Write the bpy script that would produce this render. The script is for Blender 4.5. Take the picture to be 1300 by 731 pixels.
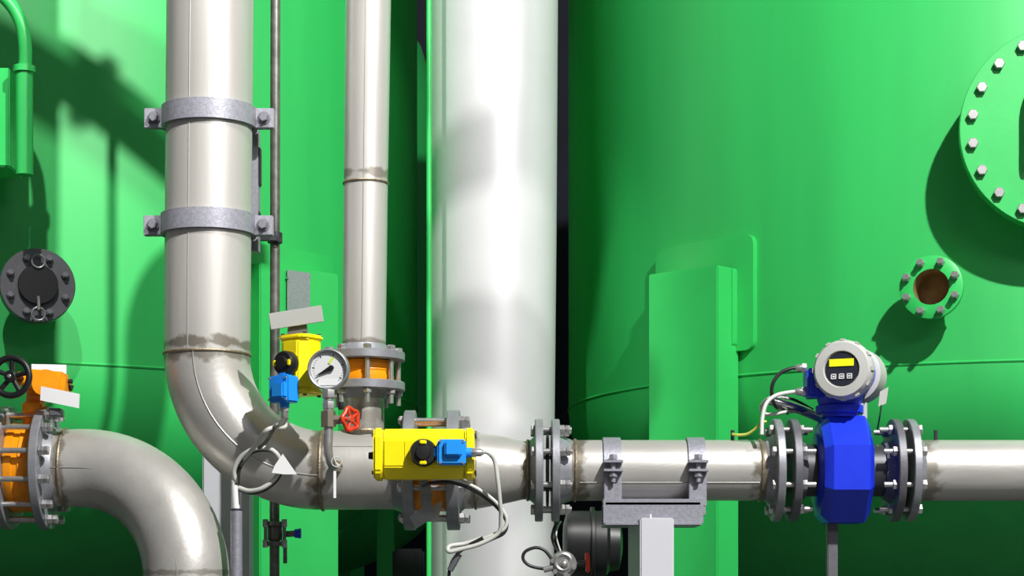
import bpy, bmesh, math, random
from mathutils import Vector, Matrix
random.seed(7)
for o in list(bpy.data.objects): bpy.data.objects.remove(o)
S = bpy.context.scene
PI = math.pi

# ------------------------------------------------------------------ camera
# shift-lens camera 1.5 m above the floor, 5 m in front of the pipe run (verticals stay upright)
FPX, HX, HY, CD, CH = 2500.0, 650.0, 750.0, 5.0, 1.5
cam_d = bpy.data.cameras.new('camera'); cam = bpy.data.objects.new('camera', cam_d)
S.collection.objects.link(cam); S.camera = cam
cam.location = (0, -CD, CH); cam.rotation_euler = (PI/2, 0, 0)
cam_d.sensor_width = 36; cam_d.lens = 36*FPX/1300
cam_d.shift_x = 0.0; cam_d.shift_y = (HY-365.5)/1300
cam_d.clip_end = 100

# ------------------------------------------------------------------ light
W = bpy.data.worlds.new('world'); S.world = W; W.use_nodes = True
W.node_tree.nodes['Background'].inputs[0].default_value = (0.92, 0.95, 1.0, 1)
W.node_tree.nodes['Background'].inputs[1].default_value = 0.14
LAMP1 = Vector((2.42, -4.1, 6.2))
LAMP2 = Vector((-0.9, -3.0, 6.4))
def lamp(name, loc, power, radius, col=(1, 1, 1)):
    d = bpy.data.lights.new(name, 'POINT'); d.energy = power; d.shadow_soft_size = radius; d.color = col
    o = bpy.data.objects.new(name, d); S.collection.objects.link(o); o.location = loc; return o
lamp('hall_lamp', LAMP1, 3000, 0.07, (1.0, 0.99, 0.97))
l2_ = lamp('hall_lamp', LAMP2, 1050, 0.05, (1.0, 0.98, 0.95))
l2_.data.type = 'SPOT'; l2_.data.spot_size = math.radians(29); l2_.data.spot_blend = 0.35
l2_.rotation_euler = (Vector((-0.85, 1.4, 2.3))-LAMP2).to_track_quat('-Z', 'Y').to_euler()
def area(name, loc, target, sx, sy, power):
    d = bpy.data.lights.new(name, 'AREA'); d.shape = 'RECTANGLE'; d.size = sx; d.size_y = sy; d.energy = power
    o = bpy.data.objects.new(name, d); S.collection.objects.link(o); o.location = loc
    o.rotation_euler = (Vector(target)-Vector(loc)).to_track_quat('-Z', 'Y').to_euler(); return o
area('fill_light', (3.2, -6.5, 5.2), (0.3, 0, 2), 3.0, 0.8, 70)  # added weak area fill for soft highlights on the steel, no actual fixture
S.view_settings.view_transform = 'Standard'; S.view_settings.look = 'None'
S.view_settings.exposure = -0.2; S.view_settings.gamma = 1; S.view_settings.use_curve_mapping = False

# ------------------------------------------------------------------ helpers
def P(px, py, Y=0.0):
    d = (Y+CD)/FPX
    return Vector(((px-HX)*d, Y, CH+(HY-py)*d))
def L(n, Y=0.0): return n*(Y+CD)/FPX
def srgb(r, g, b):
    f = lambda c: ((c/255+0.055)/1.055)**2.4 if c > 10 else c/255/12.92
    return (f(r), f(g), f(b), 1)

def mat(name, col, rough=0.5, metal=0.0, var=0.0, scale=8.0, bump=0.0, bscale=60.0, stretch=(1, 1, 1), emit=0.0,
        stains=None, coat=0.0, stain_col=(0.10, 0.075, 0.035, 1)):
    m = bpy.data.materials.new(name); m.use_nodes = True
    nt = m.node_tree; b = nt.nodes['Principled BSDF']
    b.inputs['Base Color'].default_value = col; b.inputs['Roughness'].default_value = rough
    b.inputs['Metallic'].default_value = metal; b.inputs['Coat Weight'].default_value = coat
    tc = nt.nodes.new('ShaderNodeTexCoord'); mp = nt.nodes.new('ShaderNodeMapping')
    mp.inputs['Scale'].default_value = stretch
    nt.links.new(tc.outputs['Object'], mp.inputs['Vector'])
    out = None
    if var > 0 or stains:
        n = nt.nodes.new('ShaderNodeTexNoise'); n.inputs['Scale'].default_value = scale; n.inputs['Detail'].default_value = 6
        nt.links.new(mp.outputs[0], n.inputs['Vector'])
        r = nt.nodes.new('ShaderNodeValToRGB')
        r.color_ramp.elements[0].position = 0.3; r.color_ramp.elements[1].position = 0.7
        r.color_ramp.elements[0].color = tuple(max(0, c*(1-var)) for c in col[:3])+(1,)
        r.color_ramp.elements[1].color = tuple(min(1, c*(1+var)) for c in col[:3])+(1,)
        nt.links.new(n.outputs['Fac'], r.inputs[0]); out = r.outputs[0]
    for (ax, pos, w, amt) in (stains or []):
        sx = nt.nodes.new('ShaderNodeSeparateXYZ'); nt.links.new(tc.outputs['Object'], sx.inputs[0])
        def mth(op, a, bb=None, clamp=False):
            k = nt.nodes.new('ShaderNodeMath'); k.operation = op; k.use_clamp = clamp
            for i, v in enumerate((a, bb)):
                if v is None: continue
                if isinstance(v, (int, float)): k.inputs[i].default_value = v
                else: nt.links.new(v, k.inputs[i])
            return k.outputs[0]
        d = mth('ABSOLUTE', mth('SUBTRACT', sx.outputs['XYZ'.index(ax)], pos))
        n2 = nt.nodes.new('ShaderNodeTexNoise'); n2.inputs['Scale'].default_value = 26; n2.inputs['Detail'].default_value = 6
        nt.links.new(tc.outputs['Object'], n2.inputs['Vector'])
        thr = mth('MULTIPLY', mth('SUBTRACT', n2.outputs['Fac'], 0.20), w*3.6)
        msk = mth('MULTIPLY', mth('DIVIDE', mth('SUBTRACT', thr, d), w*0.6), amt)
        msk = mth('MINIMUM', mth('MAXIMUM', msk, 0.0), amt)
        mx = nt.nodes.new('ShaderNodeMix'); mx.data_type = 'RGBA'
        nt.links.new(msk, mx.inputs[0]); nt.links.new(out, mx.inputs[6]); mx.inputs[7].default_value = stain_col
        out = mx.outputs[2]
    if out: nt.links.new(out, b.inputs['Base Color'])
    if bump > 0:
        n = nt.nodes.new('ShaderNodeTexNoise'); n.inputs['Scale'].default_value = bscale; n.inputs['Detail'].default_value = 5
        nt.links.new(mp.outputs[0], n.inputs['Vector'])
        bp = nt.nodes.new('ShaderNodeBump'); bp.inputs['Strength'].default_value = bump; bp.inputs['Distance'].default_value = 0.004
        nt.links.new(n.outputs['Fac'], bp.inputs['Height']); nt.links.new(bp.outputs[0], b.inputs['Normal'])
    if emit > 0:
        b.inputs['Emission Color'].default_value = col; b.inputs['Emission Strength'].default_value = emit
    return m

M = {}
GREEN = (0.028, 0.47, 0.100, 1)
M['green'] = mat('green_paint', GREEN, 0.50, 0, 0.09, 5.0, 0.05, 25, (1, 1, 0.09))
M['green2'] = mat('green_paint_fittings', (0.032, 0.50, 0.105, 1), 0.35, 0, 0.06, 5, 0.04, 60)
STEEL = (0.54, 0.52, 0.488, 1)
def steel(name, stains=None, stretch=(1, 1, 1)):
    return mat(name, STEEL, 0.38, 0.45, 0.10, 11, 0.10, 90, stretch, stains=stains)
M['white_pipe'] = mat('pale_pipe_paint', (0.60, 0.59, 0.60, 1), 0.40, 0.15, 0.03, 6, 0.05, 120)
M['galv'] = mat('galvanised_steel', (0.31, 0.31, 0.355, 1), 0.48, 0.4, 0.14, 110, 0.15, 200)
M['flange'] = mat('grey_flange_steel', (0.30, 0.305, 0.33, 1), 0.45, 0.45, 0.12, 40, 0.10, 150)
M['dflange'] = mat('dark_grey_flange', (0.13, 0.13, 0.145, 1), 0.5, 0.3, 0.1, 40, 0.1, 150)
M['bolt'] = mat('bolt_steel', (0.52, 0.51, 0.50, 1), 0.30, 0.75, 0.12, 60)
M['dbolt'] = mat('dull_bolt_steel', (0.22, 0.22, 0.25, 1), 0.45, 0.5, 0.12, 60)
M['weld'] = mat('weld_bead', (0.27, 0.22, 0.15, 1), 0.45, 0.6, 0.3, 90, 0.4, 200)
M['seam'] = mat('seam_weld', (0.36, 0.35, 0.33, 1), 0.4, 0.5)
M['orange'] = mat('orange_valve_paint', (0.93, 0.32, 0.004, 1), 0.35, 0, 0.1, 20, 0.05, 60)
M['yellow'] = mat('yellow_actuator_paint', (0.98, 0.80, 0.004, 1), 0.33, 0, 0.03, 20)
M['blue_box'] = mat('light_blue_plastic', (0.015, 0.29, 0.85, 1), 0.35)
M['blue'] = mat('royal_blue_paint', (0.010, 0.035, 0.66, 1), 0.33, 0, 0.05, 30, 0.04, 90)
M['black'] = mat('black_plastic', (0.010, 0.010, 0.011, 1), 0.42)
M['dark'] = mat('dark_grey_metal', (0.05, 0.05, 0.055, 1), 0.45, 0.4, 0.2, 30)
M['red'] = mat('red_handle_paint', (0.62, 0.045, 0.012, 1), 0.35)
M['tag'] = mat('white_tag', (0.80, 0.80, 0.80, 1), 0.5)
M['tagg'] = mat('grey_tag', (0.42, 0.42, 0.39, 1), 0.5)
M['cable'] = mat('pale_cable', (0.55, 0.55, 0.51, 1), 0.45)
M['bcable'] = mat('black_cable', (0.02, 0.02, 0.022, 1), 0.4)
M['earth'] = mat('yellow_green_cable', (0.55, 0.60, 0.10, 1), 0.45)
M['post'] = mat('pale_grey_post', (0.58, 0.58, 0.62, 1), 0.45, 0, 0.03, 6)
M['white'] = mat('white_enamel', (0.50, 0.50, 0.48, 1), 0.45)
M['dial'] = mat('dial_face', (0.72, 0.73, 0.73, 1), 0.45)
M['rod'] = mat('weathered_rod', (0.16, 0.155, 0.14, 1), 0.38, 0.6, 0.3, 40)
M['rust'] = mat('brown_inside', (0.34, 0.23, 0.10, 1), 0.6, 0.1, 0.3, 30)
M['lcd'] = mat('yellow_display', (0.85, 0.88, 0.01, 1), 0.4, emit=0.35)
M['plate'] = mat('etched_nameplate', (0.38, 0.39, 0.42, 1), 0.35, 0.5, 0.35, 240, 0, 60, (1, 1, 4))
M['wall'] = mat('dark_wall', (0.008, 0.009, 0.022, 1), 0.8, 0, 0.2, 3)
M['floor'] = mat('concrete_floor', (0.09, 0.09, 0.09, 1), 0.6, 0, 0.15, 3, 0.1, 20)
M['shiny'] = mat('braided_conduit', (0.55, 0.55, 0.55, 1), 0.2, 0.9)

def link(o): S.collection.objects.link(o)
class MB:
    """collects shapes (world coordinates) into one mesh object"""
    def __init__(s): s.bm = bmesh.new()
    def ring(s, c, u, v, r, n, ph=0.0):
        return [s.bm.verts.new(c+u*(r*math.cos(2*PI*i/n+ph))+v*(r*math.sin(2*PI*i/n+ph))) for i in range(n)]
    def bridge(s, a, b):
        n = len(a)
        for i in range(n): s.bm.faces.new((a[i], a[(i+1) % n], b[(i+1) % n], b[i]))
    def frame(s, ax):
        ax = Vector(ax).normalized()
        h = Vector((0, 0, 1)) if abs(ax.z) < 0.9 else Vector((1, 0, 0))
        u = ax.cross(h).normalized(); return ax, u, ax.cross(u).normalized()
    def lathe(s, o, ax, prof, n=48, closed=False, ph=0.0, caps=True):
        ax, u, v = s.frame(ax); o = Vector(o)
        rs = [s.ring(o+ax*t, u, v, max(r, 1e-5), n, ph) for t, r in prof]
        for a, b in zip(rs, rs[1:]): s.bridge(a, b)
        if closed: s.bridge(rs[-1], rs[0])
        elif caps: s.bm.faces.new(rs[0]); s.bm.faces.new(rs[-1])
        return s
    def cyl(s, p0, p1, r0, r1=None, n=24):
        p0 = Vector(p0); p1 = Vector(p1); r1 = r0 if r1 is None else r1
        return s.lathe(p0, p1-p0, [(0, r0), ((p1-p0).length, r1)], n)
    def disc(s, c, ax, th, ro, n=48, bev=0.0015, ph=0.0):
        return s.lathe(c, ax, [(-th/2, ro-bev), (-th/2+bev, ro), (th/2-bev, ro), (th/2, ro-bev)], n, ph=ph)
    def annulus(s, c, ax, th, ro, ri, n=48, bev=0.0015):
        return s.lathe(c, ax, [(-th/2, ri), (-th/2, ro-bev), (-th/2+bev, ro), (th/2-bev, ro), (th/2, ro-bev), (th/2, ri)], n, closed=True)
    def torus(s, c, ax, R, r, n=32, k=10, u0=None):
        prof = [(r*math.sin(2*PI*j/k), R+r*math.cos(2*PI*j/k)) for j in range(k)]
        return s.lathe(c, ax, prof, n, closed=True)
    def tube(s, pts, r, n=16, closed=False, caps=True):
        pts = [Vector(p) for p in pts]; m = len(pts)
        rr = r if isinstance(r, (list, tuple)) else [r]*m
        T = []
        for i in range(m):
            a = pts[i-1] if (i > 0 or closed) else pts[i]; b = pts[(i+1) % m] if (i < m-1 or closed) else pts[i]
            T.append((b-a).normalized())
        _, u, v = s.frame(T[0]); rs = []
        for i in range(m):
            if i: q = T[i-1].rotation_difference(T[i]); u = q @ u
            u = (u-T[i]*u.dot(T[i])).normalized(); v = T[i].cross(u)
            rs.append(s.ring(pts[i], u, v, rr[i], n))
        for a, b in zip(rs, rs[1:]): s.bridge(a, b)
        if closed: s.bridge(rs[-1], rs[0])
        elif caps: s.bm.faces.new(rs[0]); s.bm.faces.new(rs[-1])
        return s
    def box(s, c, size, rot=None, bev=0.0):
        c = Vector(c); hx, hy, hz = (k/2 for k in size)
        R = rot.to_3x3() if rot is not None else Matrix.Identity(3)
        t = bmesh.new()
        bmesh.ops.create_cube(t, size=1)
        for vv in t.verts: vv.co = Vector((vv.co.x*size[0], vv.co.y*size[1], vv.co.z*size[2]))
        if bev > 0: bmesh.ops.bevel(t, geom=t.edges[:], offset=bev, segments=2, affect='EDGES')
        mp = {vv: s.bm.verts.new(c+R @ vv.co) for vv in t.verts}
        for f in t.faces: s.bm.faces.new([mp[q] for q in f.verts])
        t.free(); return s
    def prism(s, pts, d):
        """flat outline pts extruded by vector d"""
        a = [s.bm.verts.new(Vector(p)) for p in pts]; b = [s.bm.verts.new(Vector(p)+Vector(d)) for p in pts]
        s.bm.faces.new(a); s.bm.faces.new(b[::-1]); s.bridge(a, b); return s
    def sphere(s, c, r, sc=(1, 1, 1), n=20):
        t = bmesh.new(); bmesh.ops.create_uvsphere(t, u_segments=n, v_segments=n//2, radius=r)
        mp = {vv: s.bm.verts.new(Vector(c)+Vector((vv.co.x*sc[0], vv.co.y*sc[1], vv.co.z*sc[2]))) for vv in t.verts}
        for f in t.faces: s.bm.faces.new([mp[q] for q in f.verts])
        t.free(); return s
    def hexa(s, p0, p1, r, ph=0.0):
        p0 = Vector(p0); p1 = Vector(p1); l = (p1-p0).length
        return s.lathe(p0, p1-p0, [(0, r*0.94), (l*0.1, r), (l*0.88, r), (l, r*0.86)], 6, ph=ph)
    def build(s, name, m, parent=None, ang=35):
        bm = s.bm; bmesh.ops.recalc_face_normals(bm, faces=bm.faces[:])
        off = parent_loc(parent)
        for v in bm.verts: v.co -= off
        for f in bm.faces: f.smooth = True
        ca = math.radians(ang)
        for e in bm.edges:
            if len(e.link_faces) == 2: e.smooth = e.calc_face_angle(0) < ca
        me = bpy.data.meshes.new(name); bm.to_mesh(me); bm.free()
        me.materials.append(M[m] if isinstance(m, str) else m)
        o = bpy.data.objects.new(name, me); link(o)
        if parent is not None: o.parent = parent
        return o
ROOT = {}
def parent_loc(p):
    v = Vector((0, 0, 0))
    while p is not None: v = v+Vector(p.location); p = p.parent
    return v
def thing(name, label, cat, loc, group=None):
    o = bpy.data.objects.new(name, None); link(o); o.location = Vector(loc); o.empty_display_size = 0.1
    o['label'] = label; o['category'] = cat
    if group: o['group'] = group
    return o
def tag(o, label, cat, group=None):
    # re-origin a single-mesh thing at the bottom centre of its mesh
    vs = [v.co for v in o.data.vertices]
    c = Vector(((min(v.x for v in vs)+max(v.x for v in vs))/2, (min(v.y for v in vs)+max(v.y for v in vs))/2, min(v.z for v in vs)))
    for v in o.data.vertices: v.co -= c
    o.location = c
    o['label'] = label; o['category'] = cat
    if group: o['group'] = group
    return o
def struct(o): o['kind'] = 'structure'; return o
def smooth_path(pts, n=8, closed=False):
    pts = [Vector(p) for p in pts]; out = []
    m = len(pts)
    g = (lambda i: pts[i % m]) if closed else (lambda i: pts[max(0, min(m-1, i))])
    for i in range(m if closed else m-1):
        p0, p1, p2, p3 = g(i-1), g(i), g(i+1), g(i+2)
        for k in range(n):
            t = k/n
            out.append(0.5*((2*p1)+(p2-p0)*t+(2*p0-5*p1+4*p2-p3)*t*t+(3*p1-p0-3*p2+p3)*t**3))
    if not closed: out.append(pts[-1])
    return out
X = Vector((1, 0, 0)); Yv = Vector((0, 1, 0)); Z = Vector((0, 0, 1))

# ------------------------------------------------------------------ setting
struct(MB().box((0, 1, -0.05), (16, 18, 0.1)).build('floor', 'floor'))
struct(MB().box((0, 8.0, 3.5), (16, 0.2, 7)).build('wall_back', 'wall'))

# ------------------------------------------------------------------ tanks
RT = dict(c=Vector((1.86, 2.5, 0)), R=1.644, z=2.19)
LT = dict(c=Vector((-1.95, 2.5, 0)), R=1.587, z=2.197)
FT = dict(c=Vector((-1.55, 6.3, 0)), R=1.15, z=2.1)
def hit(px, py, T, p=0.0):
    o = Vector((0, -CD, CH)); d = Vector(((px-HX)/FPX, 1, (HY-py)/FPX))
    ox, oy = o.x-T['c'].x, o.y-T['c'].y; R = T['R']+p
    a = d.x**2+d.y**2; b = 2*(ox*d.x+oy*d.y); c = ox*ox+oy*oy-R*R
    t = (-b-math.sqrt(max(0, b*b-4*a*c)))/(2*a); return o+d*t
def radial(T, pt):
    n = pt-T['c']; n.z = 0; return n.normalized()
def tank_shell(T, root, seams):
    c, R, z = T['c'], T['R'], T['z']
    prof = [(z-R*0.5*math.cos(math.radians(a)), max(R*math.sin(math.radians(a)), 1e-4)) for a in range(0, 90, 5)]
    prof += [(z, R), (4.2, R), (4.6, R*0.9), (4.85, R*0.5), (4.95, 0.001)]
    MB().lathe(c, Z, prof, 160).build('shell', 'green', root)
    for zz in seams: MB().torus(c+Z*zz, Z, R, 0.0045, 160, 6).build('weld_seam', 'green2', root)
def patch(T, a0, a1, z0, z1, th, name, root, rc=0.03, m='green2'):
    """curved plate lying on the shell from azimuth a0..a1 with rounded corners"""
    mb = MB(); n = 24; R = T['R']; out = []
    w = R*(a1-a0)
    pts = []
    for (cx, cz, s) in ((w-rc, z1-rc, 0), (rc, z1-rc, 1), (rc, z0+rc, 2), (w-rc, z0+rc, 3)):
        for k in range(6):
            q = (s+k/5)*PI/2; pts.append((cx+rc*math.cos(q), cz+rc*math.sin(q)))
    # strips across so the plate follows the curve
    def zlim(x):
        if x < rc: d = rc-math.sqrt(max(0, rc*rc-(rc-x)**2))
        elif x > w-rc: d = rc-math.sqrt(max(0, rc*rc-(x-w+rc)**2))
        else: d = 0
        return z0+d, z1-d
    cols = []
    xs = sorted(set([0, rc*0.1, rc*0.3, rc*0.6]+[rc+(w-2*rc)*i/12 for i in range(13)]+[w-rc*0.6, w-rc*0.3, w-rc*0.1, w]))
    for x in xs:
        a = a0+x/R; lo, hi = zlim(x); d = Vector((math.cos(a), math.sin(a), 0)); c = T['c']
        cols.append([mb.bm.verts.new(c+d*(R-0.004)+Z*lo), mb.bm.verts.new(c+d*(R+th)+Z*lo), mb.bm.verts.new(c+d*(R+th)+Z*hi), mb.bm.verts.new(c+d*(R-0.004)+Z*hi)])
    for a, b in zip(cols, cols[1:]): mb.bridge(a, b)
    mb.bm.faces.new(cols[0]); mb.bm.faces.new(cols[-1][::-1])
    return mb.build(name, m, root)
def az(T, px, py=350):
    n = radial(T, hit(px, py, T)); a = math.atan2(n.y, n.x); return a if a < 0 else a-2*PI
def leg_box(corner, d1, w, d2, t, ztop, root, name='leg', zbot=0.0, m='green2'):
    p = [corner, corner+d1*w, corner+d1*w+d2*t, corner+d2*t]
    mb = MB(); mb.prism([Vector((q.x, q.y, zbot)) for q in p], Z*(ztop-zbot))
    bmesh.ops.bevel(mb.bm, geom=mb.bm.edges[:], offset=0.004, segments=2, affect='EDGES')
    o = mb.build(name, m, root)
    return o

rt = thing('storage_tank', 'large green steel tank on the right with bolted manhole cover and small open nozzle', 'tank', RT['c'])
tank_shell(RT, rt, [RT['z']])
def nrm2(x, y): v = Vector((x, y, 0)); return v.normalized()
leg_box(Vector((0.649, 1.22, 0)), nrm2(-.726, .687), 0.2826, nrm2(.687, .726), 0.112, 2.53, rt)
for a in (-45, 45, 135):
    n = Vector((math.cos(math.radians(a)), math.sin(math.radians(a)), 0)); tdir = Vector((-n.y, n.x, 0))
    leg_box(RT['c']+n*(RT['R']+0.1)-tdir*0.134, tdir, 0.268, -n, 0.22, 2.474, rt)
patch(RT, az(RT, 839), az(RT, 961), 2.266, 2.634, 0.022, 'pad_plate', rt)
patch(RT, az(RT, 845), az(RT, 941), 2.28, 2.53, 0.046, 'pad_plate', rt, 0.012)

def bolt_obj(p, ax, r, h, name, m, root, stick=0.0, sr=None):
    ax = Vector(ax).normalized(); mb = MB()
    mb.hexa(p, p+ax*h, r)
    if stick: mb.cyl(p+ax*h*0.9, p+ax*(h+stick), sr or r*0.58, n=12)
    return mb.build(name, m, root)
# small open nozzle
pn = hit(1182, 364, RT, 0.13); nn = radial(RT, pn)
nz = MB(); base = pn-nn*0.17
nz.lathe(pn, nn, [(-0.17, 0.062), (-0.022, 0.060), (-0.022, 0.0915), (-0.02, 0.094), (-0.001, 0.094), (0, 0.0925), (0, 0.053), (-0.14, 0.053)], 48, caps=False)
nz = nz.build('nozzle', 'green2', rt)
MB().lathe(pn, nn, [(-0.002, 0.0525), (-0.12, 0.0525), (-0.12, 0.0005)], 40, caps=False).build('nozzle_bore', 'rust', nz)
MB().torus(pn-nn*0.145, nn, 0.064, 0.008, 40, 8).build('weld_seam', 'green2', nz)
u = Z.cross(nn).normalized()
for k in range(8):
    a = math.radians(22.5+45*k); q = pn+u*(0.077*math.cos(a))+Z*(0.077*math.sin(a))
    mb = MB(); mb.hexa(q, q+nn*0.016, 0.0125); mb.cyl(q+nn*0.014, q+nn*0.034, 0.0085, n=14); mb.cyl(q-nn*0.045, q-nn*0.02, 0.012, n=6)
    mb.build('bolt', 'bolt', nz)
# manhole
pm = hit(1352, 161, RT, 0.175); nm = radial(RT, pm)
d = pm.y+CD; R1 = 131*d/FPX
mh = MB().lathe(pm, nm, [(-0.32, R1*0.82), (-0.06, R1*0.82), (-0.06, R1-0.002), (-0.034, R1), (-0.034, R1-0.004), (-0.031, R1-0.004), (-0.031, R1), (-0.002, R1), (0, R1-0.002), (0, 0.001)], 96, caps=False).build('manhole_cover', 'green2', rt)
um = Z.cross(nm).normalized(); Rb = 116*d/FPX
for k in range(20):
    a = math.radians(9+18*k); q = pm+um*(Rb*math.cos(a))+Z*(Rb*math.sin(a))
    MB().hexa(q, q+nm*0.02, 0.0165).build('bolt', 'bolt', mh)
hc = pm-um*0.1+nm*0.0
if (hc-pm).x > 0: hc = pm+um*0.1
hp = [hc+Z*0.10, hc+Z*0.10+nm*0.035, hc+Z*0.075+nm*0.06, hc+nm*0.062-Z*0.0, hc-Z*0.085+nm*0.06, hc-Z*0.11+nm*0.035, hc-Z*0.11]
MB().tube(smooth_path(hp, 6), 0.008).build('handle', 'green2', mh)

# left tank
lt = thing('storage_tank', 'large green steel tank on the left with dark blind flange and lifting arm', 'tank', LT['c'])
tank_shell(LT, lt, [LT['z']])
leg_box(P(330, 400, 1.28)*1, nrm2(1, 1), 0.327, nrm2(-1, 1), 0.13, 2.547, lt)
for a in (-135, 135):
    n = Vector((math.cos(math.radians(a)), math.sin(math.radians(a)), 0)); tdir = Vector((-n.y, n.x, 0))
    leg_box(LT['c']+n*(LT['R']+0.1)-tdir*0.134, tdir, 0.268, -n, 0.22, 2.474, lt)
q_ = Vector((P(478, 0, 3.0).x, 3.0, 0)); leg_box(q_, X, L(22, 3.0), Yv, 0.1, 2.2, lt)
patch(LT, az(LT, 300), az(LT, 417), 2.25, 2.622, 0.02, 'pad_plate', lt)
pl = hit(48, 362, LT, 0.17); nl = radial(LT, pl); ul = Z.cross(nl).normalized()
if ul.x < 0: ul = -ul
rr = 47*(pl.y+CD)/FPX
MB().lathe(pl, nl, [(-0.18, 0.075), (-0.05, 0.075)], 40).build('nozzle', 'green2', lt)
MB().torus(pl-nl*0.165, nl, 0.078, 0.012, 40, 8).build('weld_seam', 'green2', lt)
bf = MB().lathe(pl, nl, [(-0.05, rr-0.002), (-0.048, rr), (-0.027, rr), (-0.026, rr-0.004), (-0.024, rr-0.004), (-0.023, rr), (-0.002, rr), (0, rr-0.002)], 64).build('blind_flange', 'dflange', lt)
MB().disc(pl+nl*0.008, nl, 0.02, rr*0.53).build('cap_disc', 'black', bf)
for k in range(8):
    a = math.radians(22.5+45*k); q = pl+ul*(rr*0.78*math.cos(a))+Z*(rr*0.78*math.sin(a))
    bolt_obj(q, nl, 0.0115, 0.012, 'bolt', 'dbolt', bf, 0.008)
MB().torus(pl+nl*0.022+Z*rr*0.62, nl, 0.019, 0.003, 28, 8).build('lifting_ring', 'flange', bf)
MB().torus(pl+nl*0.022-Z*rr*0.80, nl, 0.019, 0.003, 28, 8).build('lifting_ring', 'flange', bf)
MB().tube([pl+nl*0.018-Z*rr*0.34, pl+nl*0.03-Z*rr*0.45, pl+nl*0.03-Z*rr*0.7], 0.0045).build('toggle_pin', 'bolt', bf)
# manhole at the frame edge with lifting arm
ma = hit(-45, 158, LT, 0.16); na = radial(LT, ma); ra = 66*(ma.y+CD)/FPX
mh2 = MB().lathe(ma, na, [(-0.2, ra*0.8), (-0.055, ra*0.8), (-0.055, ra), (-0.032, ra), (-0.032, ra-0.004), (-0.028, ra-0.004), (-0.028, ra), (0, ra-0.002), (0, 0.001)], 80, caps=False).build('manhole_cover', 'green2', lt)
ya = 0.62
MB().cyl(P(31, 222, ya), P(31, 88, ya), L(11, ya)).build('arm_socket', 'green2', lt)
MB().cyl(P(31, 92, ya), P(31, 84, ya), L(14, ya)).build('socket_collar', 'green2', lt)
MB().tube(smooth_path([P(32, 86, ya), P(32, 60, ya), P(27, 30, ya), P(12, 4, ya), P(-12, -14, ya), P(-60, -20, ya)], 8), L(8.5, ya)).build('lifting_arm', 'green2', lt)
MB().box(P(3, 157, 0.74), (L(36, .74), 0.16, L(124, .74)), None, 0.004).build('arm_bracket', 'green2', lt)
# nameplate on the tank leg
npc = P(379, 371, 0.93)
R45 = Matrix.Rotation(math.radians(45), 4, 'Z')
MB().box(P(379, 371, 1.38), (0.094, 0.003, 0.135), R45).build('nameplate', 'plate', lt)
for sx in (-1, 1): MB().box(P(379+sx*14, 352+sx*-1, 1.38+sx*.035), (0.006, 0.012, 0.006), R45, 0.001).build('rivet', 'bolt', lt)

# third tank far behind in the dark
ft = thing('storage_tank', 'dark green tank far behind, seen in the gap beside the pale wide pipe', 'tank', FT['c'])
tank_shell(FT, ft, [])
for a in (-60, 60, 180):
    n = Vector((math.cos(math.radians(a)), math.sin(math.radians(a)), 0)); tdir = Vector((-n.y, n.x, 0))
    leg_box(FT['c']+n*(FT['R']-0.02)-tdir*0.08, tdir, 0.16, -n, 0.16, 2.3, ft)

# ------------------------------------------------------------------ wide pale pipe
YW = 1.6
wp = thing('large_pipe', 'very wide pale vertical pipe in the centre, behind the horizontal run', 'pipe', (P(626, 600, YW).x, YW, 0))
top = P(627, -260, YW); bot = P(625, 600, YW); bot2 = Vector((bot.x, YW, 0.0))
MB().tube([bot2, bot, P(626, 300, YW), top, top+Z*2.0], [L(78, YW), L(78.5, YW), L(80.5, YW), L(83, YW), L(83, YW)], 96).build('pipe_body', 'white_pipe', wp)
MB().tube([P(680, 731, YW-0.11), P(689, 0, YW-0.11)], 0.0015, 6).build('seam', 'seam', wp)

# ------------------------------------------------------------------ pipe tools
def flange(c, ax, r, ri, th, hub, hubr, name, root, m='flange'):
    """weld-neck flange: hub > 0 puts the neck on the +ax side"""
    c = Vector(c); ax = Vector(ax).normalized(); mb = MB()
    prof = [(-th/2, 0.001), (-th/2, r-0.002), (-th/2+0.002, r), (th/2-0.002, r), (th/2, r-0.002)]
    prof += [(th/2, hubr+0.012), (th/2+hub*0.4, hubr+0.006), (th/2+hub, hubr)]
    mb.lathe(c, ax, prof, 64, caps=True); return mb.build(name, m, root)
def stud(c0, c1, r, ext0, ext1, root, m='bolt', name='stud_bolt', double=False):
    """threaded stud from c0 to c1 (outer flange faces) with nuts on the outside"""
    a = (c1-c0).normalized(); mb = MB()
    mb.cyl(c0-a*ext0, c1+a*ext1, r*0.56, n=14)
    mb.hexa(c0, c0-a*r*0.95, r); mb.hexa(c1, c1+a*r*1.0, r)
    if double: mb.hexa(c1+a*r*1.1, c1+a*r*2.0, r*0.95)
    return mb.build(name, m, root)
def studs(c0, c1, ax_r, n, ph, r, e0, e1, root, m='bolt', upv=Z, double=False):
    a = (c1-c0).normalized(); u = upv; v = a.cross(u).normalized()
    for k in range(n):
        q = math.radians(ph)+2*PI*k/n; d = u*(ax_r*math.cos(q))+v*(ax_r*math.sin(q))
        stud(c0+d, c1+d, r, e0, e1, root, m, double=double)
def wafer(c, ax, th, r, root, m='orange', ribs=True):
    mb = MB()
    prof = [(-th/2, r*0.98), (-th/2+0.006, r), (-th*0.22, r), (-th*0.2, r*0.965), (th*0.0, r*0.96), (th*0.02, r*0.99), (th*0.2, r*0.965), (th*0.22, r), (th/2-0.006, r), (th/2, r*0.98)]
    mb.lathe(c, ax, prof, 64); return mb.build('valve_body', m, root)
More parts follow.
